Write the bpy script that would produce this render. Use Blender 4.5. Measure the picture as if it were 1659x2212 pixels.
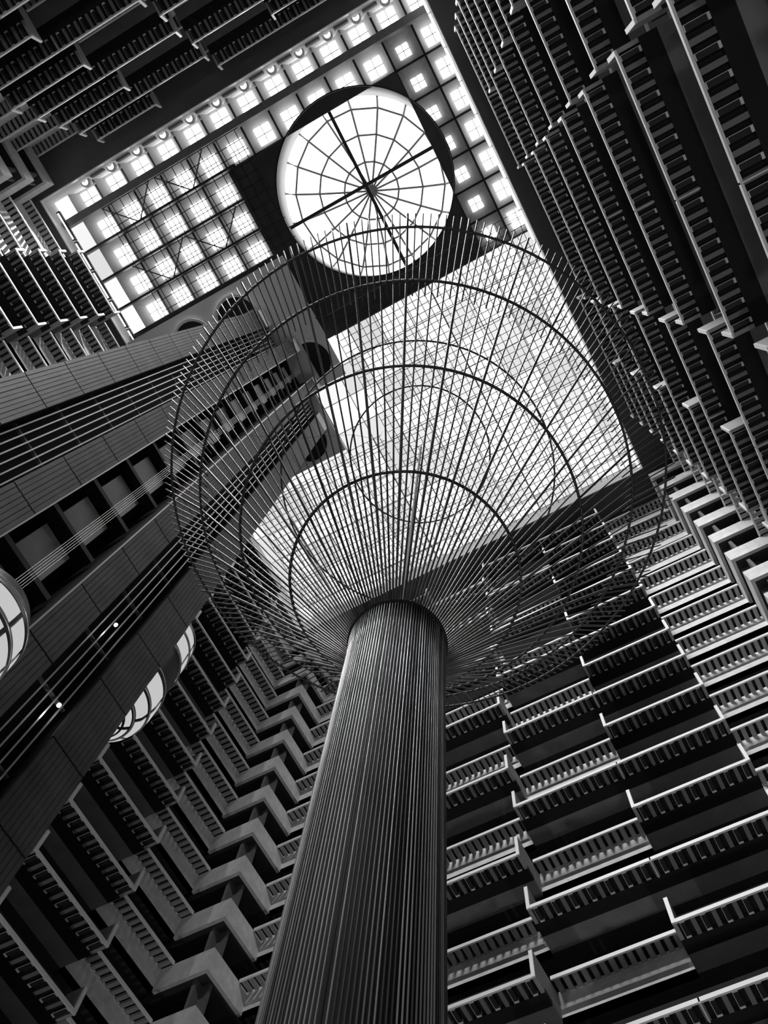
import bpy, bmesh, math, random
from mathutils import Matrix, Vector
random.seed(7)
scene = bpy.context.scene
for o in list(bpy.data.objects):
    bpy.data.objects.remove(o)
COL = scene.collection

# ------------------------------------------------------------------ units
P = 2.75            # one storey in metres; plan measures below are in storeys
CAMZ = 1.6          # eye height above the lobby floor

def W3(x, y, z):    # storeys, measured from the eye -> world metres
    return Vector((x * P, y * P, CAMZ + z * P))

# ------------------------------------------------------------------ camera
cam_d = bpy.data.cameras.new('camera')
cam = bpy.data.objects.new('camera', cam_d)
COL.objects.link(cam)
R = ((0.8846596897, 0.4646933442, 0.0379121257),
     (0.4357676548, -0.8530206534, 0.2871625252),
     (0.1657823404, -0.2375202323, -0.9571313154))
rot = Matrix(R).transposed()
cam.matrix_world = Matrix.Translation((0, 0, CAMZ)) @ rot.to_4x4()
cam_d.sensor_fit = 'VERTICAL'
cam_d.sensor_height = 36.0
cam_d.sensor_width = 27.0
cam_d.lens = 1863.06 / 2212 * 36.0
cam_d.shift_x = (829.5 - 882.66) / 2212
cam_d.shift_y = (1124.67 - 1106.0) / 2212
cam_d.clip_end = 500
scene.camera = cam

# ------------------------------------------------------------------ world, lights, exposure
world = bpy.data.worlds.new('overcast_sky')
scene.world = world
world.use_nodes = True
bg = world.node_tree.nodes['Background']
bg.inputs['Color'].default_value = (1, 1, 1, 1)
bg.inputs['Strength'].default_value = 2.0

def lobby_light(x, y, power, size, spread=170):  # unseen area lights added at lobby level to light the soffits from below
    l = bpy.data.lights.new('lobby_fill', 'AREA')
    l.shape = 'DISK'
    l.size = size
    l.energy = power
    l.spread = math.radians(spread)
    o = bpy.data.objects.new('lobby_fill', l)
    o.location = (x * P, y * P, 0.45)
    o.rotation_euler = (math.pi, 0, 0)
    COL.objects.link(o)
LOBBY = 340
for lx, ly in ((-5.6, 4.2), (0.6, 4.6), (0.6, -3.4), (-5.4, -3.6)):
    lobby_light(lx, ly, LOBBY, 1.2)

vs = scene.view_settings
vs.view_transform = 'Standard'
vs.look = 'None'
vs.exposure = 0.0
vs.gamma = 1.0
vs.use_curve_mapping = False
scene.cycles.use_denoising = True
scene.cycles.max_bounces = 6
scene.cycles.diffuse_bounces = 3
scene.cycles.glossy_bounces = 2
scene.cycles.transparent_max_bounces = 8
scene.cycles.sample_clamp_indirect = 4.0

# ------------------------------------------------------------------ materials
PANEL = 5.0         # brightness of the daylit roof panes

def mat(name, col, rough=0.6, metal=0.0, var=0.0, scale=3.0, bump=0.0, rnd=0.0, spec=0.5):
    m = bpy.data.materials.new(name)
    m.use_nodes = True
    nt = m.node_tree
    b = nt.nodes['Principled BSDF']
    c = (col, col, col, 1) if not isinstance(col, tuple) else (*col, 1)
    b.inputs['Base Color'].default_value = c
    b.inputs['Roughness'].default_value = rough
    b.inputs['Metallic'].default_value = metal
    b.inputs['Specular IOR Level'].default_value = spec
    if var or bump:
        tc = nt.nodes.new('ShaderNodeTexCoord')
        no = nt.nodes.new('ShaderNodeTexNoise')
        no.inputs['Scale'].default_value = scale
        no.inputs['Detail'].default_value = 5
        nt.links.new(tc.outputs['Object'], no.inputs['Vector'])
        if var:
            mr = nt.nodes.new('ShaderNodeMapRange')
            mr.inputs['From Min'].default_value = 0.3
            mr.inputs['From Max'].default_value = 0.7
            mr.inputs['To Min'].default_value = c[0] * (1 - var)
            mr.inputs['To Max'].default_value = c[0] * (1 + var)
            nt.links.new(no.outputs['Fac'], mr.inputs['Value'])
            nt.links.new(mr.outputs['Result'], b.inputs['Base Color'])
        if bump:
            bp = nt.nodes.new('ShaderNodeBump')
            bp.inputs['Strength'].default_value = bump
            bp.inputs['Distance'].default_value = 0.02
            nt.links.new(no.outputs['Fac'], bp.inputs['Height'])
            nt.links.new(bp.outputs['Normal'], b.inputs['Normal'])
    if rnd:
        oi = nt.nodes.new('ShaderNodeObjectInfo')
        mr = nt.nodes.new('ShaderNodeMapRange')
        mr.inputs['To Min'].default_value = c[0] * (1 - rnd)
        mr.inputs['To Max'].default_value = c[0] * (1 + rnd)
        nt.links.new(oi.outputs['Random'], mr.inputs['Value'])
        nt.links.new(mr.outputs['Result'], b.inputs['Base Color'])
    return m

def emis(name, s):
    m = bpy.data.materials.new(name)
    m.use_nodes = True
    nt = m.node_tree
    nt.nodes.clear()
    out = nt.nodes.new('ShaderNodeOutputMaterial')
    e = nt.nodes.new('ShaderNodeEmission')
    e.inputs['Strength'].default_value = s
    nt.links.new(e.outputs[0], out.inputs[0])
    return m

def laylight(name, lo, hi):
    m = emis(name, 1.0)
    nt = m.node_tree
    e = [n for n in nt.nodes if n.type == 'EMISSION'][0]
    oi = nt.nodes.new('ShaderNodeObjectInfo')
    mr = nt.nodes.new('ShaderNodeMapRange')
    mr.inputs['To Min'].default_value = lo
    mr.inputs['To Max'].default_value = hi
    nt.links.new(oi.outputs['Random'], mr.inputs['Value'])
    nt.links.new(mr.outputs['Result'], e.inputs['Strength'])
    return m

def glass(name, gloss=0.06, tint=0.95):
    m = bpy.data.materials.new(name)
    m.use_nodes = True
    nt = m.node_tree
    nt.nodes.clear()
    out = nt.nodes.new('ShaderNodeOutputMaterial')
    mx = nt.nodes.new('ShaderNodeMixShader')
    mx.inputs[0].default_value = gloss
    t = nt.nodes.new('ShaderNodeBsdfTransparent')
    t.inputs[0].default_value = (tint, tint, tint, 1)
    g = nt.nodes.new('ShaderNodeBsdfGlossy')
    g.inputs['Roughness'].default_value = 0.1
    nt.links.new(t.outputs[0], mx.inputs[1])
    nt.links.new(g.outputs[0], mx.inputs[2])
    nt.links.new(mx.outputs[0], out.inputs[0])
    return m

def mat_pos(m, scale):
    nt = m.node_tree
    g = nt.nodes.new('ShaderNodeNewGeometry')
    for n in nt.nodes:
        if n.type == 'TEX_NOISE':
            nt.links.new(g.outputs['Position'], n.inputs['Vector']); n.inputs['Scale'].default_value = scale
    return m

M = {
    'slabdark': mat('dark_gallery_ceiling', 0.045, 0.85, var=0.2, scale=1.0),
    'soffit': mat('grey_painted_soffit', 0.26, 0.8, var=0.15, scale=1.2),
    'band': mat('pale_concrete', 0.8, 0.75, var=0.12, scale=2.5, bump=0.1),
    'slat': mat('grey_steel_slat', 0.36, 0.5),
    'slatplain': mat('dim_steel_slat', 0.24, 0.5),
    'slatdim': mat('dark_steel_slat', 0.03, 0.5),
    'finside': mat('grey_end_panel', 0.42, 0.7, var=0.1, scale=2),
    'pier': mat('grey_pier', 0.16, 0.8),
    'shaded_trough': mat('black_shaded_trough', 0.012, 0.8),
    'lip': mat('white_edge_trim', 0.95, 0.4),
    'fin': mat('pale_end_panel', 0.8, 0.7, var=0.08, scale=4),
    'clip': mat('white_clip', 0.9, 0.5),
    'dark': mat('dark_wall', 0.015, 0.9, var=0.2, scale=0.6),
    'ringgrey': mat('dark_grey_roof_underside', 0.11, 0.85, var=0.15, scale=0.5),
    'white': mat('white_plaster', 0.82, 0.8),
    'beam': mat('grey_roof_beam', 0.16, 0.7, var=0.1, scale=2),
    'black': mat('black_steel', 0.012, 0.5),
    'plate': mat('dark_ceiling_plate', 0.03, 0.6, var=0.4, scale=0.8),
    'wire': mat('black_wire', 0.015, 0.6),
    'pane': emis('daylit_roof_pane', PANEL),
    'laylight': laylight('frosted_laylight_pane', 0.72, 1.2),
    'coffer': mat('grey_white_coffer', 0.4, 0.8),
    'coffergrey': mat('grey_coffer', 0.3, 0.8, var=0.2, scale=0.7),
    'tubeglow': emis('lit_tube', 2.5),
    'lampglow': emis('lit_lamp_lens', 1.2),
    'glass': glass('clear_dome_glass'),
    'muntin': mat('grey_aluminium_bar', 0.22, 0.45),
    'rod': mat('bronze_rod', 0.11, 0.42, metal=0.2, rnd=0.6),
    'colrod': mat('pale_bronze_rod', 0.42, 0.3, metal=0.45, rnd=0.95),
    'hoop': mat('dark_bronze_hoop', 0.06, 0.35, metal=0.6),
    'core': mat('black_column_core', 0.008, 0.7),
    'panel': mat_pos(mat('dark_ribbed_concrete', 0.032, 0.55, var=0.75, scale=1.3), 0.9),
    'tower': mat('black_tower_core', 0.012, 0.7),
    'rail': mat('bright_guide_rail', 0.7, 0.3, metal=0.5),
    'towerwin': mat('grey_shaft_panel', 0.5, 0.35, var=0.25, scale=1.0),
    'cabdark': mat('black_cab_shell', 0.015, 0.3),
    'cabglass': emis('lit_cab_window', 0.55),
    'chrome': mat('bright_metal_trim', 0.85, 0.2, metal=0.8),
    'bulb': emis('small_bulb', 25.0),
    'lobby': mat('lobby_floor_stone', 0.25, 0.5, var=0.2, scale=1.0),
}

# ------------------------------------------------------------------ helpers
def tag(o, label=None, cat=None, group=None, kind=None):
    if label: o['label'] = label
    if cat: o['category'] = cat
    if group: o['group'] = group
    if kind: o['kind'] = kind
    return o

def thing(name, loc, label, cat, group=None):
    o = bpy.data.objects.new(name, None)
    o.empty_display_size = 0.2
    o.location = loc
    COL.objects.link(o)
    return tag(o, label, cat, group)

def link(name, me, m=None, parent=None, loc=None, rotz=0.0):
    """mesh object; loc is in world metres, parents have no rotation of their own"""
    o = bpy.data.objects.new(name, me)
    COL.objects.link(o)
    if m is not None and not me.materials:
        me.materials.append(m)
    pl = Vector((0, 0, 0))
    if parent is not None:
        o.parent = parent
        q = parent
        while q is not None:
            pl = pl + q.location
            q = q.parent
    o.location = (Vector(loc) if loc is not None else Vector((0, 0, 0))) - pl
    o.rotation_euler = (0, 0, rotz)
    return o

FACES = ((0, 3, 2, 1), (4, 5, 6, 7), (0, 1, 5, 4), (1, 2, 6, 5), (2, 3, 7, 6), (3, 0, 4, 7))
class MB:
    def __init__(s):
        s.v = []; s.f = []; s.mi = []; s.cur = 0
    def box(s, a, b):
        x0, x1 = sorted((a[0], b[0])); y0, y1 = sorted((a[1], b[1])); z0, z1 = sorted((a[2], b[2]))
        n = len(s.v)
        s.v += [(x0, y0, z0), (x1, y0, z0), (x1, y1, z0), (x0, y1, z0), (x0, y0, z1), (x1, y0, z1), (x1, y1, z1), (x0, y1, z1)]
        for f in FACES:
            s.f.append(tuple(n + i for i in f)); s.mi.append(s.cur)
    def quad(s, *p):
        n = len(s.v); s.v += [tuple(q) for q in p]; s.f.append(tuple(range(n, n + len(p)))); s.mi.append(s.cur)
    def tube(s, pts, r, seg=6, cap=True):
        pts = [Vector(p) for p in pts]; n0 = len(s.v); k = len(pts)
        for i, p in enumerate(pts):
            d = (pts[min(i + 1, k - 1)] - pts[max(i - 1, 0)]).normalized()
            a = Vector((0, 0, 1)) if abs(d.z) < 0.9 else Vector((1, 0, 0))
            e1 = d.cross(a).normalized(); e2 = d.cross(e1)
            rr = r[i] if isinstance(r, (list, tuple)) else r
            for j in range(seg):
                t = 2 * math.pi * j / seg
                s.v.append(tuple(p + e1 * (rr * math.cos(t)) + e2 * (rr * math.sin(t))))
        for i in range(k - 1):
            for j in range(seg):
                s.f.append((n0 + i * seg + j, n0 + i * seg + (j + 1) % seg, n0 + (i + 1) * seg + (j + 1) % seg, n0 + (i + 1) * seg + j)); s.mi.append(s.cur)
        if cap:
            s.f.append(tuple(n0 + j for j in range(seg))[::-1]); s.mi.append(s.cur)
            s.f.append(tuple(n0 + (k - 1) * seg + j for j in range(seg))); s.mi.append(s.cur)
    def torus(s, c, R_, r, seg=96, ms=6, a0=0.0, a1=2 * math.pi):
        full = abs(a1 - a0 - 2 * math.pi) < 1e-6
        n0 = len(s.v); N = seg if full else seg + 1
        for i in range(N):
            a = a0 + (a1 - a0) * i / seg
            for j in range(ms):
                b = 2 * math.pi * j / ms
                rr = R_ + r * math.cos(b)
                s.v.append((c[0] + rr * math.cos(a), c[1] + rr * math.sin(a), c[2] + r * math.sin(b)))
        for i in range(seg):
            i2 = (i + 1) % N if full else i + 1
            for j in range(ms):
                j2 = (j + 1) % ms
                s.f.append((n0 + i * ms + j, n0 + i2 * ms + j, n0 + i2 * ms + j2, n0 + i * ms + j2)); s.mi.append(s.cur)
    def lathe(s, c, prof, seg=48, a0=0.0, a1=2 * math.pi):
        full = abs(a1 - a0 - 2 * math.pi) < 1e-6
        n0 = len(s.v); N = seg if full else seg + 1; k = len(prof)
        for i in range(N):
            a = a0 + (a1 - a0) * i / seg
            for (r, z) in prof:
                s.v.append((c[0] + r * math.cos(a), c[1] + r * math.sin(a), c[2] + z))
        for i in range(seg):
            i2 = (i + 1) % N if full else i + 1
            for j in range(k - 1):
                s.f.append((n0 + i * k + j, n0 + i2 * k + j, n0 + i2 * k + j + 1, n0 + i * k + j + 1)); s.mi.append(s.cur)
    def mesh(s, name, mats=(), smooth=False):
        me = bpy.data.meshes.new(name)
        me.from_pydata(s.v, [], s.f)
        for m in mats: me.materials.append(m)
        if len(mats) > 1: me.polygons.foreach_set('material_index', s.mi)
        if smooth: me.polygons.foreach_set('use_smooth', [True] * len(s.f))
        me.update()
        return me
    def build(s, name, m, parent=None, loc=None, smooth=False):
        """coordinates of this MB are relative to loc (world metres)"""
        return link(name, s.mesh(name, (m,) if not isinstance(m, (list, tuple)) else m, smooth), None, parent, loc)

def wbox(mb, a, b, org):      # box from storey coordinates, relative to a world origin
    mb.box(W3(*a) - org, W3(*b) - org)

ORD = ['top', 'second', 'third', 'fourth', 'fifth', 'sixth', 'seventh', 'eighth', 'ninth', 'tenth', 'eleventh',
       'twelfth', 'thirteenth', 'fourteenth', 'fifteenth', 'sixteenth', 'seventeenth', 'eighteenth']

# ------------------------------------------------------------------ atrium plan (storeys)
CX, CY = -2.475, 0.578
FRONT = {'top': -5.875, 'right': 2.40, 'bottom': 7.032, 'left': -7.353}
HX, HY = 4.672, 6.258            # half sizes at the corner blocks
LZ, PZ = 0.545, 0.918            # slab underside and parapet top above each storey line
FACE, LEDGE, BACK = 0.72, 0.47, 1.75
NTOP, NBOT = 20, 4
ROOF = 21.6

def wp(wall, u, o, z):           # wall coordinates -> storey coordinates
    if wall == 'top': return (CX + u, FRONT['top'] - o, z)
    if wall == 'bottom': return (CX + u, FRONT['bottom'] + o, z)
    if wall == 'right': return (FRONT['right'] + o, CY + u, z)
    return (FRONT['left'] - o, CY + u, z)

def half(wall): return HX if wall in ('top', 'bottom') else HY

def bays(wall, n):
    """list of (u0, u1, projecting) for storey n"""
    h = half(wall)
    odd = n % 2
    if wall in ('top', 'bottom'):
        if odd: pr = [(-3.16, 0.0), (1.575, 3.16)]
        else: pr = [(-3.16, -1.575), (0.0, 3.16)]
    elif wall == 'right':
        if odd: pr = [(-4.73, -3.13), (-1.57, 1.57), (3.13, 4.73)]
        else: pr = [(-4.73, -1.57), (1.57, 4.73)]
    else:
        pr = [(-4.73, -3.13), (3.13, 4.73)]
    out = []; u = -h
    for a, b in pr:
        if a > u: out.append((u, a, False))
        out.append((a, b, True)); u = b
    if u < h: out.append((u, h, False))
    return out

# ------------------------------------------------------------------ the shell: floor, outer walls, roof ring
org0 = Vector((0, 0, 0))
XW0, XW1 = FRONT['left'] - BACK, FRONT['right'] + BACK
YW0, YW1 = FRONT['top'] - BACK, FRONT['bottom'] + BACK
zf = -CAMZ / P
def struct(name, boxes, m, loc=None):
    mb = MB()
    org = loc if loc is not None else W3(*boxes[0][0])
    for a, b in boxes: wbox(mb, a, b, org)
    return tag(mb.build(name, m, None, org), kind='structure')
struct('floor', [((XW0, YW0, zf - 0.1), (XW1, YW1, zf))], M['lobby'])
struct('wall_left', [((XW0 - 0.1, YW0, zf), (XW0, YW1, ROOF + 3.5))], M['dark'])
struct('wall_right', [((XW1, YW0, zf), (XW1 + 0.1, YW1, ROOF + 3.5))], M['dark'])
struct('wall_top', [((XW0, YW0 - 0.1, zf), (XW1, YW0, ROOF + 3.5))], M['dark'])
struct('wall_bottom', [((XW0, YW1, zf), (XW1, YW1 + 0.1, ROOF + 3.5))], M['dark'])

# roof opening and ring slab
OX0, OX1, OY0, OY1 = -7.873, 2.205, -5.70, 6.85
ring = [((XW0, YW0, ROOF), (XW1, OY0 - 0.02, ROOF + 0.12)), ((XW0, OY1 + 0.02, ROOF), (XW1, YW1, ROOF + 0.12)),
        ((XW0, OY0 - 0.02, ROOF), (OX0 - 0.02, OY1 + 0.02, ROOF + 0.12)), ((OX1 + 0.02, OY0 - 0.02, ROOF), (XW1, OY1 + 0.02, ROOF + 0.12))]
struct('ceiling', ring, M['ringgrey'])
CURB = 23.3
t = 0.08
struct('trim_1', [((OX0 - 0.1, OY0 - t, ROOF + 0.12), (OX1 + 0.1, OY0, CURB))], M['white'])
struct('trim_2', [((OX0 - 0.1, OY1, ROOF + 0.12), (OX1 + 0.1, OY1 + t, CURB))], M['white'])
struct('trim_3', [((OX0 - t, OY0, ROOF + 0.12), (OX0, OY1, CURB))], M['white'])
struct('trim_4', [((OX1, OY0, ROOF + 0.12), (OX1 + t, OY1, CURB))], M['white'])
# thin pale bead around the opening
bead = [((OX0 - 0.02, OY0 - 0.02, ROOF - 0.012), (OX1 + 0.02, OY0, ROOF + 0.12)), ((OX0 - 0.02, OY1, ROOF - 0.012), (OX1 + 0.02, OY1 + 0.02, ROOF + 0.12)),
        ((OX0 - 0.02, OY0, ROOF - 0.012), (OX0, OY1, ROOF + 0.12)), ((OX1, OY0, ROOF - 0.012), (OX1 + 0.02, OY1, ROOF + 0.12))]
struct('trim_5', bead, M['lip'])

# ------------------------------------------------------------------ balconies
PITCH = 0.1125
def slat_mesh(name, wall_axis, sg, m, clip, hw=0.031):
    """sg: +1/-1 direction towards the wall along the depth axis; clip: depth of the white end cap"""
    mb = MB()
    a, L, h = hw * P, 0.110 * P, 0.045 * P
    def bx(d0, d1, w, z0, z1):
        if wall_axis == 'x': mb.box((-w, d0, z0), (w, d1, z1))
        else: mb.box((d0, -w, z0), (d1, w, z1))
    c = clip * P
    bx(-sg * L, sg * (L - c), a, 0, h)
    mb.cur = 1
    bx(sg * (L - c), sg * L, a, -0.004, h)
    if clip > 0.02:       # outer clip and the pale edge line of the capped slats
        bx(-sg * L, -sg * (L - 0.010 * P), a, -0.004, h * 0.5)
        if wall_axis == 'x': mb.box((-a - 0.012, -L, -0.004), (-a, L, h * 0.3))
        else: mb.box((-L, -a - 0.012, -0.004), (L, -a, h * 0.3))
    return mb.mesh(name, (m, M['clip']))
SL = {}
for w in ('top', 'right', 'bottom', 'left'):
    ax = 'x' if w in ('top', 'bottom') else 'y'
    sg = -1 if w in ('top', 'left') else 1
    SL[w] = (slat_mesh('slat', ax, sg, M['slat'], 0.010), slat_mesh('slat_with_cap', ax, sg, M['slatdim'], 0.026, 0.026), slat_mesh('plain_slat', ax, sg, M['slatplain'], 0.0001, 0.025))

WORD = {'top': 'upper left wall', 'right': 'right-hand wall', 'bottom': 'lower right wall', 'left': 'left wall behind the elevator tower'}
def wallbox(mb, wall, u0, u1, o0, o1, z0, z1, org):
    wbox(mb, wp(wall, u0, o0, z0), wp(wall, u1, o1, z1), org)

def balcony(wall, n):
    k = NTOP - n
    zi, zp = n + LZ, n + PZ
    org = W3(*wp(wall, 0, FACE, zi))
    lab = ('top-storey balcony gallery with slatted edge on the ' if k == 0 else ORD[k] + ' balcony gallery down from the roof on the ') + WORD[wall]
    t = thing('balcony', org, lab, 'balcony', 'balcony galleries of the ' + WORD[wall])
    h = half(wall)
    bl = bays(wall, n)
    # slab
    mb = MB()
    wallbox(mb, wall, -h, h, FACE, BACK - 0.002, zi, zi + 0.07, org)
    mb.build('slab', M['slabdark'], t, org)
    for u0, u1, pr in bl:
        if pr:
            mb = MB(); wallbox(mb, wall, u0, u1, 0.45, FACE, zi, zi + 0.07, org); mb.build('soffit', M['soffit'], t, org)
            mb = MB(); wallbox(mb, wall, u0, u1, 0.25, 0.45, zi, zi + 0.07, org); wallbox(mb, wall, u0 + 0.045, u1 - 0.045, 0.025, 0.25, zi + 0.052, zi + 0.07, org); mb.build('shaded_trough', M['shaded_trough'], t, org)  # trough strip, plus a black lid added so the slat gaps read as shade
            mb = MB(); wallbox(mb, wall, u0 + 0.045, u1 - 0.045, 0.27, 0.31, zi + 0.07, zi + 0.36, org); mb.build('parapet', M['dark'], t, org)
            for (e0, e1) in ((u0, u0 + 0.045), (u1 - 0.045, u1)):
                mb = MB(); wallbox(mb, wall, e0, e1, 0.02, FACE, zi + 0.07, zi + 0.373, org); wallbox(mb, wall, e0, e1, 0.02, 0.25, zi + 0.005, zi + 0.07, org); f = mb.build('end_fin', M['finside'], t, org)
                mb = MB(); wallbox(mb, wall, e0, e1, -0.004, 0.02, zi, zi + 0.373, org); mb.build('fin_edge', M['lip'], f, org)
            lip0, lz, s0, s1 = 0.0, zi, u0 + 0.045, u1 - 0.045
        else:
            mb = MB(); wallbox(mb, wall, u0, u1, FACE, FACE + 0.06, zi, zp + 0.05, org); mb.build('parapet', M['band'], t, org)
            lip0, lz, s0, s1 = LEDGE, zp, u0 + 0.01, u1 - 0.01
        mb = MB(); wallbox(mb, wall, s0, s1, lip0, lip0 + 0.025, lz, lz + 0.05, org); mb.build('edge_trim', M['lip'], t, org)
        cnt = max(1, int(round((s1 - s0) / PITCH)))
        step = (s1 - s0) / cnt
        for i in range(cnt):
            uc = s0 + step * (i + 0.5)
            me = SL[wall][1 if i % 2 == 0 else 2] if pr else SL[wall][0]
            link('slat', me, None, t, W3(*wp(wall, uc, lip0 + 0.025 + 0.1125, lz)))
        if pr and u1 - u0 > 2:      # white joint bracket in the middle of a double bay
            mb = MB(); um = (u0 + u1) / 2
            wallbox(mb, wall, um - 0.008, um + 0.008, 0.0, 0.26, zi - 0.012, zi + 0.05, org); mb.build('joint_bracket', M['clip'], t, org)
    return t

for n in range(NTOP, NBOT - 1, -1):
    for wall in ('top', 'right', 'bottom', 'left'):
        balcony(wall, n)

CORNER = {('left', 'bottom'): 'lower left corner beside the column', ('right', 'bottom'): 'lower right corner by the right-hand wall',
          ('left', 'top'): 'upper left corner by the roof edge', ('right', 'top'): 'upper right corner beyond the skylight'}
def corner(ws, wt, n):
    k = NTOP - n
    zi, zp = n + LZ, n + PZ
    sx = -1 if ws == 'left' else 1
    sy = -1 if wt == 'top' else 1
    cx, cy = CX + sx * HX, CY + sy * HY
    fx, fy = FRONT[ws] + sx * FACE, FRONT[wt] + sy * FACE
    bx, by = FRONT[ws] + sx * (BACK - 0.002), FRONT[wt] + sy * (BACK - 0.002)
    org = W3(cx, cy, zi)
    lab = ('topmost pale zigzag parapet, ' if k == 0 else ORD[k] + ' pale zigzag parapet below the roof, ') + CORNER[(ws, wt)]
    t = thing('corner_balcony', org, lab, 'balcony', 'pale corner parapets')
    mb = MB(); wbox(mb, (cx, cy, zi), (fx, cy + sy * 0.06, zp + 0.02), org); mb.build('parapet', M['band'], t, org)
    mb = MB(); wbox(mb, (cx, cy + sy * 0.06, zi), (cx + sx * 0.06, fy, zp + 0.02), org); mb.build('parapet', M['band'], t, org)
    mb = MB(); wbox(mb, (cx + sx * 0.06, cy + sy * 0.06, zi), (bx, by, zi + 0.07), org); mb.build('slab', M['slabdark'], t, org)
    if n < NTOP:
        px, py = cx + sx * 0.26, cy + sy * 0.26
        mb = MB()
        wbox(mb, (px - 0.17, py - 0.03, zi + 0.07), (px + 0.17, py + 0.03, zi + 1.0), org)
        wbox(mb, (px - 0.03, py - 0.17, zi + 0.07), (px + 0.03, py + 0.17, zi + 1.0), org)
        mb.build('pier', M['pier'], t, org)
for n in range(NTOP, NBOT - 1, -1):
    for c in (('left', 'bottom'), ('right', 'bottom'), ('left', 'top'), ('right', 'top')):
        corner(c[0], c[1], n)

# ------------------------------------------------------------------ roof: coffers with daylit panes
LAT = 0.7675
LX = [-7.09 + LAT * i for i in range(13)]
LY = [-5.45 + LAT * j for j in range(17)]
SKC = (-0.836, -2.449); SKR = 2.132
PLATE = (-3.587, 0.956, -4.241, 0.302)            # dark plate around the dome
TPL = (-7.55, -3.2, -1.933, 2.75)              # flat plate around the elevator tower
ZB, ZC = 22.3, 22.72
def coffer_mesh(hs, m):
    mb = MB(); a = (LAT / 2 - 0.025) * P; b = hs * P; h = (ZC - ZB) * P
    lo = [(-a, -a, 0), (a, -a, 0), (a, a, 0), (-a, a, 0)]; hi = [(-b, -b, h), (b, -b, h), (b, b, h), (-b, b, h)]
    for i in range(4):
        j = (i + 1) % 4
        mb.quad(lo[i], lo[j], hi[j], hi[i])
    return mb.mesh('coffer', (m,))
def pane_mesh(hs, m):
    mb = MB(); b = hs * P; mb.box((-b, -b, 0), (b, b, 0.03))
    return mb.mesh('pane', (m,))
def bar_mesh(hs):
    mb = MB(); b = hs * P; r = 0.022
    mb.box((-b, -r, -0.05), (b, r, -0.01)); mb.box((-r, -b, -0.05), (r, b, -0.011))
    return mb.mesh('glazing_bar', (M['wire'],))
def frame_mesh(h, w):
    mb = MB(); a = h * P; b = (h - w) * P
    for p, q in (((-a, -a), (a, -b)), ((-a, b), (a, a)), ((-a, -b), (-b, b)), ((b, -b), (a, b))):
        mb.box((*p, -0.06), (*q, 0.0))
    return mb.mesh('frame', (M['coffer'],))
CM = {0.21: (coffer_mesh(0.21, M['coffer']), pane_mesh(0.21, M['pane']), bar_mesh(0.21)),
      0.15: (coffer_mesh(0.15, M['coffergrey']), pane_mesh(0.15, M['pane']), bar_mesh(0.15))}
LAY = (pane_mesh(LAT / 2 - 0.004, M['laylight']), frame_mesh(LAT / 2 - 0.004, 0.007))
COLW = ['first', 'second', 'third', 'fourth', 'fifth', 'sixth', 'seventh', 'eighth', 'ninth', 'tenth', 'eleventh', 'twelfth', 'thirteenth', 'fourteenth', 'fifteenth', 'sixteenth', 'seventeenth']
for j, y in enumerate(LY):
    for i, x in enumerate(LX):
        if -3.6 < x < 0.95 and -4.25 < y < 0.28: continue
        if (x < -3.6 and -1.95 < y < 1.2) or (x < -4.5 and -1.95 < y < 2.7): continue
        where = '%s row from upper left wall, %s from left wall' % (COLW[j], COLW[i])
        loc = W3(x, y, ZB)
        if y > 0.3:
            t = thing('roof_laylight', loc, 'frosted roof laylight pane, ' + where, 'skylight', 'frosted roof laylights')
            link('pane', LAY[0], None, t, loc)
            link('frame', LAY[1], None, t, loc)
            continue
        hs = 0.15 if (0.9 < x < 1.9 and y > -4.9) else 0.21
        t = thing('roof_coffer', loc, 'square daylit roof coffer, ' + where, 'skylight', 'square roof coffers')
        cm, pm, bm_ = CM[hs]
        link('coffer', cm, None, t, loc)
        link('pane', pm, None, t, W3(x, y, ZC))
        link('glazing_bar', bm_, None, t, W3(x, y, ZC))
SIDE = MB(); SIDE.box((-0.195 * P, -(LAT / 2 - 0.01) * P, 0), (0.195 * P, (LAT / 2 - 0.01) * P, 0.03)); SIDE = SIDE.mesh('side_glow', (M['laylight'],))  # glowing strip in place of plain white ceiling; brightness put into its material
for j, y in enumerate(LY):
    if -1.95 < y < 2.7: continue
    tag(link('side_glow_strip', SIDE, None, None, W3(-7.672, y, ZB + 0.05)), 'narrow glowing ceiling strip beside the left wall, %s from the upper left wall' % COLW[j], 'skylight', 'glowing ceiling strips along the left wall')
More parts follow.
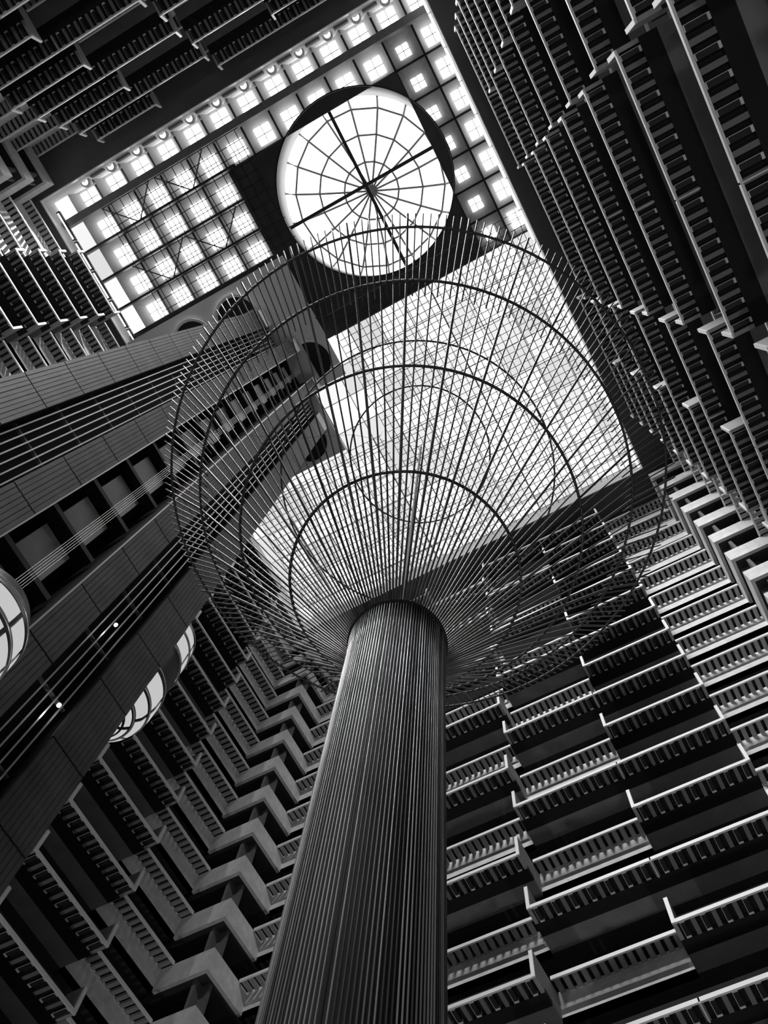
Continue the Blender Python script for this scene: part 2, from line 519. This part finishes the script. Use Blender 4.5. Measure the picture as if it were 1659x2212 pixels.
# roof deck closing everything above the coffers (with the dome hole)
def plate_with_hole(name, x0, x1, y0, y1, z, c, r, m, th=0.05, seg=96):
    org = W3(c[0], c[1], z); mb = MB()
    ang = [2 * math.pi * i / seg for i in range(seg)]
    cor = [math.atan2((yy - c[1]), (xx - c[0])) % (2 * math.pi) for xx, yy in ((x0, y0), (x1, y0), (x1, y1), (x0, y1))]
    ang = sorted(set([round(a, 6) for a in ang] + [round(a, 6) for a in cor]))
    def outer(a):
        dx, dy = math.cos(a), math.sin(a); tt = 1e9
        if dx > 1e-9: tt = min(tt, (x1 - c[0]) / dx)
        if dx < -1e-9: tt = min(tt, (x0 - c[0]) / dx)
        if dy > 1e-9: tt = min(tt, (y1 - c[1]) / dy)
        if dy < -1e-9: tt = min(tt, (y0 - c[1]) / dy)
        return (c[0] + dx * tt, c[1] + dy * tt)
    for k, a in enumerate(ang):
        b = ang[(k + 1) % len(ang)]
        i0 = (c[0] + r * math.cos(a), c[1] + r * math.sin(a)); i1 = (c[0] + r * math.cos(b), c[1] + r * math.sin(b))
        o0, o1 = outer(a), outer(b)
        for zz, flip in ((z, True), (z + th, False)):
            q = [W3(*i0, zz) - org, W3(*o0, zz) - org, W3(*o1, zz) - org, W3(*i1, zz) - org]
            mb.quad(*(q if not flip else q[::-1]))
        mb.quad(W3(*o0, z) - org, W3(*o1, z) - org, W3(*o1, z + th) - org, W3(*o0, z + th) - org)
        mb.quad(W3(*i1, z) - org, W3(*i0, z) - org, W3(*i0, z + th) - org, W3(*i1, z + th) - org)
    return mb.build(name, m, None, org)
tag(plate_with_hole('ceiling_roof_deck', XW0, XW1, YW0, YW1, ZC + 0.06, SKC, SKR + 0.01, M['dark']), kind='structure')
tag(plate_with_hole('ceiling_dome_plate', PLATE[0], PLATE[1], PLATE[2], PLATE[3], 22.0, SKC, SKR, M['plate']), kind='structure')
struct('ceiling_tower_plate', [((TPL[0] - 0.3, TPL[2], ROOF + 0.02), (-3.36, 1.26, ROOF + 0.08)), ((TPL[0] - 0.3, 1.26, ROOF + 0.02), (-4.30, 2.95, ROOF + 0.08))], M['white'])

# roof beams, each its own thing
def beam(name, a, b, lab, m, group):
    mb = MB(); org = W3(*a); wbox(mb, a, b, org)
    tag(mb.build(name, m, None, org), lab, 'beam', group)
for q, (yb, w, zt) in enumerate(((-5.08, 0.17, 0.0), (-4.30, 0.055, 0.0), (-3.53, 0.055, 0.0), (-2.76, 0.055, 0.0), (-2.03, 0.1, 0.0))):
    x1 = OX1 if yb < -5 else (PLATE[0] + 0.2)
    beam('roof_beam', (OX0 + 0.02, yb - w / 2, ZB - 0.28), (x1, yb + w / 2, ZB - 0.02),
         '%s dark roof beam from the upper left wall, running left to right' % COLW[q], M['beam'] if w > 0.1 else M['black'], 'long roof beams')
# plan bracing between the beams
bk = 0
for (ya, yb) in ((-5.08, -4.30), (-3.53, -2.76)):
    x = -7.3 + LAT * 0.5
    k = 0
    while x + LAT * 1.0 < PLATE[0] + 0.4:
        a = W3(x, ya if k % 2 == 0 else yb, ZB - 0.15); b = W3(x + LAT, yb if k % 2 == 0 else ya, ZB - 0.15)
        mb = MB(); mb.tube([Vector((0, 0, 0)), b - a], 0.045, 6)
        tag(mb.build('roof_brace', M['beam'], None, a), '%s diagonal brace from the left in the %s braced bay of roof beams' % (COLW[k], ('first', 'second')[bk]), 'brace', 'diagonal roof braces')
        x += LAT; k += 1
    bk += 1

# suspended wire grid under the coffers
def wiregrid(name, x0, x1, y0, y1, z, sp, lab, r=0.02, skip=None):
    org = W3(x0, y0, z)
    t = thing(name, org, lab, 'wire grid', 'suspended ceiling wire grids')
    def run(a, b, m):
        mb = MB(); mb.tube([Vector((0, 0, 0)), b - a], r, 4, False); mb.build('wire', M['wire'], t, a)
    x = x0
    while x <= x1 + 1e-6:
        segs = [(y0, y1)]
        if skip:
            segs = []
            if skip[0] < x < skip[1]:
                if skip[2] > y0: segs.append((y0, skip[2]))
                if skip[3] < y1: segs.append((skip[3], y1))
            else: segs = [(y0, y1)]
        for a, b in segs: run(W3(x, a, z), W3(x, b, z), 0)
        x += sp
    y = y0
    while y <= y1 + 1e-6:
        segs = [(x0, x1)]
        if skip:
            segs = []
            if skip[2] < y < skip[3]:
                if skip[0] > x0: segs.append((x0, skip[0]))
                if skip[1] < x1: segs.append((skip[1], x1))
            else: segs = [(x0, x1)]
        for a, b in segs: run(W3(a, y, z + 0.012), W3(b, y, z + 0.012), 1)
        y += sp
    for hx in (x0, (x0 + x1) / 2, x1):
        for hy in (y0, (y0 + y1) / 2, y1):
            a = W3(hx, hy, z); mb = MB(); mb.tube([(0, 0, 0), (0, 0, (ZB - z) * P)], 0.008, 4, False); mb.build('hanger', M['wire'], t, a)
wiregrid('wire_grid', -6.75, -2.9, -4.95, -2.05, 21.95, 0.25, 'square black wire grid hung below the roof panes left of the dome', 0.026)
wiregrid('wire_grid', -3.15, 2.15, -0.2, 6.75, 21.75, 0.172, 'fine black wire grid hung below the roof panes behind the rod sculpture')
wiregrid('wire_grid', -7.35, -3.33, 3.05, 6.75, 21.75, 0.172, 'fine black wire grid between the tower and the lower left corner of the roof')

# cornice blocks along the upper left edge and light tubes along the left edge
KNOB = 6000
for i in range(13):
    x = -6.78 + 0.745 * i
    org = W3(x, OY0 + 0.06, ROOF + 0.3)
    t = thing('cornice_lamp', org, '%s rounded white lamp from the left along the upper left roof edge' % COLW[i], 'lamp', 'white lamps on the roof cornice')
    mb = MB(); mb.lathe((0, 0, 0), [(0.001, 0.12 * P), (0.12 * P, 0.12 * P), (0.12 * P, 0.02 * P), (0.10 * P, 0.0), (0.08 * P, 0.0)], 20, -0.4, math.pi + 0.4); mb.build('housing', M['white'], t, org)
    mb = MB(); mb.lathe((0, 0, 0), [(0.001, -0.004), (0.08 * P, 0.0)], 20, -0.4, math.pi + 0.4); mb.build('lens', M['lampglow'], t, org)
    l = bpy.data.lights.new('lamp_light', 'SPOT'); l.energy = KNOB; l.shadow_soft_size = 0.3; l.spot_size = math.radians(104); l.spot_blend = 0.7
    lo = bpy.data.objects.new('lamp_light', l); COL.objects.link(lo); lo.parent = t; lo.location = (0, 0.25, -0.12); lo.rotation_euler = (math.radians(42), 0, 0)
for i in range(12):
    x0 = -6.78 + 0.745 * i + 0.19
    mb = MB(); org = W3(x0, OY0, ROOF + 0.28)
    wbox(mb, (x0, OY0 - 0.0, ROOF + 0.28), (x0 + 0.365, OY0 + 0.05, ROOF + 0.42), org)
    tag(mb.build('cornice_vent', M['beam'], None, org), '%s grey vent strip from the left between white cornice lamps' % COLW[i], 'vent', 'grey cornice vents')
for i in range(7):
    y0 = -5.35 + i * 0.78
    org = W3(OX0 + 0.16, y0, ROOF + 0.14)
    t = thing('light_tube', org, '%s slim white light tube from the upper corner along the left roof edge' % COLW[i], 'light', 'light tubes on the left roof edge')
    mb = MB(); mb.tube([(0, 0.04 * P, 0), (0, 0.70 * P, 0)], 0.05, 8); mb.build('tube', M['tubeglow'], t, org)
    mb = MB(); mb.box((0.03 * P, 0, -0.03), (0.06 * P, 0.76 * P, 0.2)); mb.build('backplate', M['black'], t, org)
    for yy in (0.015, 0.725):
        mb = MB(); mb.box((-0.07, yy * P - 0.03, -0.06), (0.09, yy * P + 0.03, 0.06)); mb.build('end_clamp', M['black'], t, org)

for i in range(16):  # glowing strips added for the bright roof edge and more light on the walls
    y0 = OY0 + 0.05 + i * 0.78
    org = W3(OX1 - 0.06, y0, ROOF + 0.10)
    t = thing('edge_glow', org, '%s slim added glow strip from the top along the right roof edge' % COLW[i], 'light', 'added glow strips on the right roof edge')
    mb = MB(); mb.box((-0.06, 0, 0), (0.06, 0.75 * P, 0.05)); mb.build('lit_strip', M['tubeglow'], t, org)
    mb = MB(); mb.box((-0.09, 0, 0.05), (0.16, 0.76 * P, 0.12)); mb.build('tray', M['white'], t, org)

# ------------------------------------------------------------------ round domed skylight
org = W3(SKC[0], SKC[1], 22.0)
sk = thing('dome_skylight', org, 'large round domed skylight with radial bars and black crossbars', 'skylight')
mb = MB(); mb.lathe((0, 0, 0), [(SKR * P - 0.02, -0.02 * P), (SKR * P + 0.06, -0.02 * P), (SKR * P + 0.06, 0.07 * P), (SKR * P - 0.02, 0.07 * P), (SKR * P - 0.02, -0.02 * P)], 96)
mb.build('rim', M['black'], sk, org, True)
mb = MB(); mb.lathe((0, 0, 0), [(SKR * P - 0.022, -0.015 * P), (SKR * P - 0.03, -0.015 * P), (SKR * P - 0.06, 1.07 * P), (SKR * P + 0.10, 1.07 * P), (SKR * P + 0.10, 0.6 * P), (SKR * P - 0.02, 0.3 * P)], 96)
mb.build('drum', M['white'], sk, org, True)
DPROF = [(2.105, 1.07), (1.919, 1.54), (1.347, 1.88), (0.715, 2.04), (0.06, 2.07)]
NS = 18
def dpt(r, z, a): return Vector((r * P * math.cos(a), r * P * math.sin(a), z * P))
ph = math.radians(4.0)
for k in range(NS):
    a = ph + 2 * math.pi * k / NS
    mb = MB(); mb.tube([dpt(r, z, a) for r, z in DPROF], 0.075, 5); mb.build('radial_bar', M['muntin'], sk, org)
    b = ph + 2 * math.pi * (k + 1) / NS
    for (r0, z0), (r1, z1) in zip(DPROF[:-1], DPROF[1:]):
        mb = MB(); mb.quad(dpt(r0, z0, a), dpt(r0, z0, b), dpt(r1, z1, b), dpt(r1, z1, a)); mb.build('pane', M['glass'], sk, org)
for r, z in DPROF[1:4]:
    mb = MB()
    pts = [dpt(r, z, ph + 2 * math.pi * k / NS) for k in range(NS + 1)]
    for p0, p1 in zip(pts[:-1], pts[1:]): mb.tube([p0, p1], 0.07, 5, False)
    mb.build('ring_bar', M['muntin'], sk, org)
mb = MB(); mb.lathe((0, 0, 2.07 * P), [(0.001, -0.05), (0.08 * P, -0.05), (0.08 * P, 0.06), (0.001, 0.06)], 24); mb.build('hub', M['muntin'], sk, org)
for dx, dy in ((1, 0), (0, 1)):
    mb = MB(); L = (SKR - 0.012) * P; w = 0.11
    zc = 0.26 * P + (0.0 if dx else -0.13)
    mb.box((-L if dx else -w, -L if dy else -w, zc), (L if dx else w, L if dy else w, zc + 0.12)); mb.build('crossbar', M['black'], sk, org)

# ------------------------------------------------------------------ elevator tower
TV = CY
XA, XC, XB = -4.41, -4.05, -5.15
ZT = ROOF + 0.02
org = W3(-5.6, TV, zf)
tw = thing('elevator_tower', org, 'tall dark ribbed concrete elevator tower rising to the roof', 'tower')
mb = MB()
wbox(mb, (-7.0, TV - 1.58, zf), (XB, TV + 1.58, ZT), org)
for s in (-1, 1):
    wbox(mb, (XB, TV + s * 1.24, zf), (XA - 0.06, TV + s * 1.58, ZT), org)
    wbox(mb, (XB, TV + s * 0.385, zf), (XC - 0.06, TV + s * 0.65, ZT), org)
mb.build('core', M['tower'], tw, org)
def ribbed(wd, ribs):
    mb = MB(); H = 0.982 * P; step = wd * P / ribs
    mb.box((-0.05 * P, 0, 0), (-0.012, wd * P, H))
    for i in range(ribs):
        mb.box((-0.02, i * step + 0.014, 0.004), (0.0 if i % 2 else 0.006, (i + 1) * step - 0.014, H - 0.004))
    return mb.mesh('concrete_panel', (M['panel'],))
PW = {'outer': (ribbed(0.43, 9), 0.43), 'inner': (ribbed(0.325, 7), 0.325)}
for n in range(2, 22):
    z1 = min(n + 1, ZT)
    for v0, kind, xf in ((-1.64, 'outer', XA), (-0.68, 'inner', XC), (0.355, 'inner', XC), (1.21, 'outer', XA)):
        if n == 21: continue
        link('concrete_panel', PW[kind][0], None, tw, W3(xf, TV + v0, n + 0.009))
# pale collar at the tower top, its colour carrying the nearby roof light
mb = MB()
for v0, wd, xf in ((-1.64, 0.43, XA), (-0.68, 0.325, XC), (0.355, 0.325, XC), (1.21, 0.43, XA)):
    wbox(mb, (xf - 0.06, TV + v0, 21.0), (xf, TV + v0 + wd, ZT), org)
mb.build('collar', M['band'], tw, org)
# guide rails in the two open slots
for s in (-1, 1):
    for k in range(6):
        v = s * (0.72 + k * 0.085)
        a = W3(-4.52, TV + v, 2.0); b = W3(-4.52, TV + v, ZT)
        mb = MB(); mb.box((-0.02, -0.02, 0), (0.02, 0.02, b.z - a.z)); mb.build('guide_rail', M['rail'], tw, a)
    for n in range(2, 22):
        a = W3(-4.56, TV + s * (0.70), n + 0.5)
        mb = MB(); wbox(mb, (-4.58, TV + s * 0.69, n + 0.49), (-4.545, TV + s * 1.2, n + 0.51), a); mb.build('rail_bracket', M['beam'], tw, a)
# centre recess: pale shaft panels, black cross beams and cables
for n in range(2, 22):
    a = W3(-4.62, TV - 0.22, n + 0.2)
    mb = MB(); wbox(mb, (-4.56, TV - 0.20, n + 0.2), (-4.50, TV + 0.20, min(n + 0.86, ZT)), a); mb.build('shaft_panel', M['towerwin'], tw, a)
    a = W3(-4.3, TV - 0.35, n + 0.02)
    mb = MB(); wbox(mb, (-4.58, TV - 0.352, n - 0.02), (-4.40, TV + 0.352, n + 0.06), a); mb.build('cross_beam', M['black'], tw, a)
for k in range(5):
    v = 0.02 + 0.022 * k
    a = W3(-4.25, TV + v, 2.0)
    mb = MB(); mb.tube([(0, 0, 0), (0, 0, (ZT - 2.0) * P)], 0.009, 5, False); mb.build('cable', M['rail'], tw, a)
for v in (-0.35, 0.35):
    a = W3(XC, TV + v, 2.0)
    mb = MB(); mb.box((-0.03, -0.02, 0), (0.02, 0.02, (ZT - 2.0) * P)); mb.build('corner_trim', M['rail'], tw, a)
# openings through the ceiling plate, one over each track
def opening(x, y, r, am, hw, lab):
    org = W3(x, y, ROOF - 0.01)
    a0, a1 = am - hw, am + hw
    t = thing('shaft_opening', org, lab, 'ceiling opening', 'elevator openings in the ceiling')
    mb = MB(); mb.lathe((0, 0, 0), [(r * P * 0.93, 0.082), (r * P * 0.93, -0.05 * P), (r * P * 1.06, -0.05 * P), (r * P * 1.06, 0.082)], 48, a0, a1); mb.build('rim', M['white'], t, org, False)
    mb = MB(); mb.lathe((0, 0, -0.006), [(0.001, 0.0), (r * P * 0.935, 0.0), (r * P * 0.935, 0.082), (0.001, 0.082)], 48, a0, a1); mb.build('shaft', M['core'], t, org)
HP = math.pi / 2
opening(-6.30, TV - 1.80, 0.48, -HP, HP, 'dark half-round elevator opening at the far left of the tower top')
opening(-5.06, TV - 1.76, 0.52, -HP, HP, 'dark half-round elevator opening above the upper edge of the tower')
opening(-3.98, TV + 0.03, 0.53, 0.0, HP, 'dark round elevator opening at the front of the tower top')
opening(-5.06, TV + 1.76, 0.53, HP, HP, 'dark half-round elevator opening above the lower edge of the tower')

# ------------------------------------------------------------------ glass elevator cabs
def cab(x, y, z0, a_mid, lab):
    """bubble cab: half drum facing a_mid, z0 = underside in storeys"""
    org = W3(x, y, z0)
    t = thing('elevator_cab', org, lab, 'elevator', 'bubble elevator cabs')
    a0, a1 = a_mid - math.pi * 0.5, a_mid + math.pi * 0.5
    r = 0.46 * P
    H = 2.3 * P
    prof = [(0.10, 0.0), (0.55, 0.03), (0.86, 0.10), (0.98, 0.20), (1.0, 0.30), (1.0, 0.78), (0.97, 0.86), (0.80, 0.95), (0.30, 1.0)]
    pr = [(a * r * 0.97, b * H) for a, b in prof]
    mb = MB(); mb.lathe((0, 0, 0), pr, 32, a0, a1); mb.build('shell', M['cabdark'], t, org, True)
    def radius(zz):
        for (r0, q0), (r1, q1) in zip(prof[:-1], prof[1:]):
            if q0 <= zz <= q1: return r0 + (r1 - r0) * (zz - q0) / (q1 - q0)
        return 0.3
    for (b0, b1, seg) in ((0.012, 0.06, 3), (0.075, 0.14, 4), (0.17, 0.30, 4), (0.60, 0.72, 5), (0.75, 0.83, 5)):
        for k in range(seg):
            c0 = a0 + (a1 - a0) * (k + 0.07) / seg; c1 = a0 + (a1 - a0) * (k + 0.93) / seg
            mb = MB()
            pp = [(radius(b0 + (b1 - b0) * q / 3) * r * 0.985, (b0 + (b1 - b0) * q / 3) * H) for q in range(4)]
            mb.lathe((0, 0, 0), pp, 8, c0, c1); mb.build('window', M['cabglass'], t, org, True)
    ux, uy = math.cos(a_mid), math.sin(a_mid)
    for b in (0.35, 0.7):
        mb = MB(); c = (-ux * 0.09, -uy * 0.09)
        mb.box((c[0] - 0.09 - 0.2 * abs(uy), c[1] - 0.09 - 0.2 * abs(ux), b * H), (c[0] + 0.09 + 0.2 * abs(uy), c[1] + 0.09 + 0.2 * abs(ux), b * H + 0.25)); mb.build('guide_shoe', M['black'], t, org)
    for b in (0.067, 0.155, 0.33, 0.57, 0.735, 0.85):
        mb = MB(); mb.torus((0, 0, b * H), radius(b) * r * 1.0, 0.022, 40, 6, a0, a1); mb.build('trim_ring', M['chrome'], t, org, True)
    return t
cab(-5.02, TV + 1.70, 7.5, math.pi / 2, 'bubble elevator cab on the lower edge of the tower, fully in view')
cab(-4.00, TV + 0.0, 3.42, 0.0, 'bubble elevator cab at the left edge of the picture, cut by the frame')

# small bright lamps fixed in the dark slot of the tower
for k, (x, y, z) in enumerate(((-4.42, TV + 1.08, 6.30), (-4.42, TV + 0.98, 7.75))):
    a = W3(x, y, z)
    mb = MB(); mb.lathe((0, 0, 0), [(0.001, -0.05), (0.045, -0.03), (0.045, 0.03), (0.001, 0.05)], 10); o = mb.build('lamp', M['bulb'], tw, a); o['label'] = 'small bright lamp'

# ------------------------------------------------------------------ rod sculpture
D = 1.9
AX, AY = -0.5606 * D, 0.8281 * D
org = W3(AX, AY, zf)
sc = thing('rod_sculpture', org, 'tall column of metal rods flaring into a trumpet with hoops', 'sculpture')
def sp(r, z): return Vector((r * D * P, 0, CAMZ + z * D * P))      # relative to axis foot on the floor
COLR = [(0.128, zf / D), (0.128, 1.0), (0.128, 2.0), (0.131, 2.13)]
LONG = [(0.085, 2.055), (0.118, 2.118), (0.145, 2.17), (0.376, 2.60), (0.646, 3.08), (0.928, 3.56), (1.14, 3.85), (1.192, 3.92)]
SHORT = [(0.868, 3.46), (0.928, 3.56), (1.14, 3.85), (1.192, 3.92)]
NR = 112
RM = []
for r in (0.0155, 0.026):
    mb = MB(); mb.tube([sp(a, z) for a, z in LONG], [min(r, 0.012)] * 2 + [min(r, 0.0155)] + [r] * 5, 6); RM.append(mb.mesh('flare_rod', (M['rod'],), True))
mb = MB(); mb.tube([sp(a, z) for a, z in SHORT], 0.0155, 6); RS = mb.mesh('short_rod', (M['rod'],), True)
mb = MB(); mb.tube([sp(a, z) for a, z in COLR], 0.0078, 6); RC = mb.mesh('column_rod', (M['colrod'],), True)
for k in range(NR):
    a = 2 * math.pi * k / NR
    link('column_rod', RC, None, sc, org, a + 0.01)
    link('flare_rod', RM[1] if k % 4 == 0 else RM[0], None, sc, org, a)
    link('short_rod', RS, None, sc, org, a + math.pi / NR)
mb = MB(); mb.torus((0, 0, CAMZ + 2.13 * D * P), 0.131 * D * P, 0.03, 96, 8); mb.build('collar', M['core'], sc, org, True)
mb = MB(); mb.lathe((0, 0, 0), [(0.001, 0), (0.118 * D * P, 0), (0.121 * D * P, CAMZ + 2.0 * D * P), (0.125 * D * P, CAMZ + 2.13 * D * P), (0.10 * D * P, CAMZ + 2.06 * D * P)], 48); mb.build('core', M['core'], sc, org, False)
for (r, z, th) in ((0.376, 2.60, 0.026), (0.646, 3.08, 0.028), (0.928, 3.56, 0.03), (1.14, 3.85, 0.03), (0.651, 3.99, 0.022), (0.374, 4.52, 0.022)):
    mb = MB(); mb.torus((0, 0, CAMZ + z * D * P), r * D * P - (0.02 if th > 0.023 else 0), th, 128, 6); mb.build('hoop', M['hoop'], sc, org, True)
mb = MB(); mb.tube([(0, 0, CAMZ + 2.0 * D * P), (0, 0, CAMZ + 3.2 * D * P), (0, 0, CAMZ + 3.2 * D * P + 0.01), (0, 0, CAMZ + 4.75 * D * P)], [0.05, 0.05, 0.03, 0.03], 8); mb.build('mast', M['core'], sc, org)
for k in range(4):
    a = math.pi / 4 + k * math.pi / 2
    mb = MB(); mb.tube([(0, 0, CAMZ + 4.74 * D * P), (0.374 * D * P * math.cos(a), 0.374 * D * P * math.sin(a), CAMZ + 4.52 * D * P), (0.651 * D * P * math.cos(a), 0.651 * D * P * math.sin(a), CAMZ + 3.99 * D * P), (0.99 * D * P * math.cos(a), 0.99 * D * P * math.sin(a), CAMZ + 3.645 * D * P)], 0.004, 4, False); mb.build('stay_wire', M['hoop'], sc, org)
